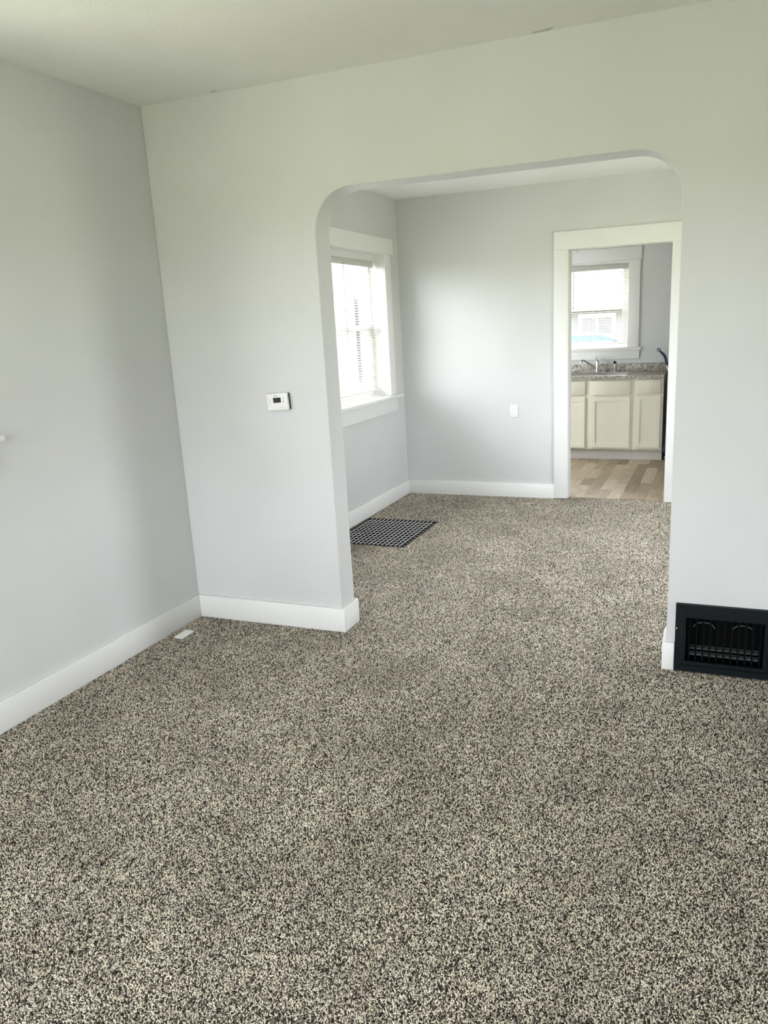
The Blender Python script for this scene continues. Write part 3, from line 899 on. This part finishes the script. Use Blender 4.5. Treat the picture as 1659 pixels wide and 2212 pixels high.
for bx, by in ((2.42, 5.30), (2.80, 5.30), (2.42, 5.54), (2.80, 5.54)):
    bm = bmesh.new()
    for rr in (0.085, 0.06, 0.035):
        tube(bm, [(bx + rr * math.cos(2 * PI * k / 20), by + rr * math.sin(2 * PI * k / 20), 0.908) for k in range(21)], 0.0055, 6, cap=False)
    obj('burner', bm, M['grate_dark'], rg, 50)

# ================================================================== OUTSIDE THE WINDOWS
bm = bmesh.new()
grid_slab(bm, 2, -16, 3.4, -1.8, 30, GZ - 0.05, GZ, [])
tag(obj('lawn', bm, M['lawn']), 'grassy yard around the house, glimpsed through the blinds', 'lawn', kind='structure')
tag(bxo('bounce_slab', (-6.8, -0.5, -1.6, 3.4, GZ, GZ + 0.03), M['bounce_slab']), 'pale slab added outside to bounce daylight into the dining room', 'bounce_slab', kind='structure')  # unseen slab added to throw neutral light up through the dining windows
def house(label, x0, x1, y0, y1, h, wmat, wins, axis):
    r = thing('neighbor_house', label, 'house', ((x0 + x1) / 2, (y0 + y1) / 2, GZ))
    bxo('foundation', (x0 + 0.03, x1 - 0.03, y0 + 0.03, y1 - 0.03, GZ, GZ + 0.4), M['foundation'], r)
    wl = bxo('wall', (x0, x1, y0, y1, GZ + 0.401, h), wmat, r)
    bm = bmesh.new()
    if axis == 0:
        prism(bm, [(x0 - 0.4, h - 0.02), (x1 + 0.4, h - 0.02), ((x0 + x1) / 2, h + 1.8)], 1, y0 - 0.3, y1 + 0.3)
    else:
        prism(bm, [(y0 - 0.4, h - 0.02), (y1 + 0.4, h - 0.02), ((y0 + y1) / 2, h + 1.8)], 0, x0 - 0.3, x1 + 0.3)
    obj('roof', bm, M['shingle'], r)
    for (a0, a1, z0, z1, dm) in wins:
        bm = bmesh.new()
        if axis == 0:
            grid_slab(bm, 0, a0, a1, z0, z1, x1 + G, x1 + 0.05, [(a0 + 0.09, a1 - 0.09, z0 + 0.09, (z0 + z1) / 2 - 0.03), (a0 + 0.09, a1 - 0.09, (z0 + z1) / 2 + 0.03, z1 - 0.09)])
            f = obj('window', bm, M['vinyl'], r)
            bxo('pane', (x1 + 0.004, x1 + 0.02, a0 + 0.085, a1 - 0.085, z0 + 0.085, z1 - 0.085), M[dm], f)
        else:
            grid_slab(bm, 1, a0, a1, z0, z1, y0 - 0.05, y0 - G, [(a0 + 0.09, (a0 + a1) / 2 - 0.03, z0 + 0.09, z1 - 0.09), ((a0 + a1) / 2 + 0.03, a1 - 0.09, z0 + 0.09, z1 - 0.09)])
            f = obj('window', bm, M['vinyl'], r)
            bxo('pane', (a0 + 0.085, a1 - 0.085, y0 - 0.02, y0 - 0.004, z0 + 0.085, z1 - 0.085), M[dm], f)
    return r
house('white neighbouring house glimpsed through the dining room blind', -15.0, -7.0, -1.5, 23.0, 3.8, M['siding'], [(16.86, 17.40, -0.1, 3.2, 'dark_glass'), (19.6, 20.6, 0.4, 2.6, 'dark_glass'), (12.5, 13.4, 0.4, 2.4, 'dark_glass'), (6.5, 7.5, 0.4, 2.4, 'dark_glass'), (1.5, 2.5, 0.4, 2.4, 'dark_glass')], 0)  # unseen near end lengthened to block low sky from the dining back wall
house('pale low outbuilding with wide window glimpsed through the kitchen blind', -4.5, 4.5, 17.5, 23.0, 1.72, M['grey_siding'], [(-0.76, 0.19, 0.2, 1.6, 'pale_pane')], 1)
# pale blue car
car = thing('parked_car', 'pale blue car parked outside the kitchen window', 'car', (-0.3, 12.0, GZ))
prof = [(-2.2, 0.35), (-2.25, 0.75), (-2.1, 1.0), (-1.75, 1.05), (-1.35, 1.60), (-0.9, 1.68), (0.35, 1.66), (0.65, 1.60), (1.15, 1.16), (1.9, 1.06), (2.15, 0.9), (2.2, 0.6), (2.15, 0.35), (1.75, 0.33), (-1.75, 0.33)]
CX = 0.25
bm = bmesh.new()
prism(bm, [(CX + p, GZ + q) for p, q in prof], 1, 11.15, 12.85)
bmesh.ops.bevel(bm, geom=bm.edges[:], offset=0.05, segments=2, affect='EDGES')
cb = obj('body', bm, M['car'], car, 40)
for yy0, yy1 in ((11.138, 11.149), (12.851, 12.862)):
    for poly in ([(-1.2, 1.12), (-0.92, 1.55), (-0.35, 1.56), (-0.35, 1.12)], [(-0.27, 1.12), (-0.27, 1.56), (0.35, 1.54), (0.88, 1.12)]):
        bm = bmesh.new()
        prism(bm, [(CX + p, GZ + q) for p, q in poly], 1, yy0, yy1)
        obj('side_window', bm, M['dark_glass'], car)
for wx in (-1.4, 1.4):
    for wy0, wy1 in ((11.06, 11.13), (12.87, 12.94)):
        bm = bmesh.new()
        tube(bm, [(CX + wx, wy0, GZ + 0.33), (CX + wx, wy1, GZ + 0.33)], 0.325, 24)
        wh = obj('wheel', bm, M['tyre'], car, 40)
        bm = bmesh.new()
        ye = wy0 - 0.006 if wy0 < 12 else wy1 + 0.006
        tube(bm, [(CX + wx, ye, GZ + 0.33), (CX + wx, (wy0 + wy1) / 2, GZ + 0.33)], 0.2, 16)
        obj('hubcap', bm, M['steel'], wh, 40)
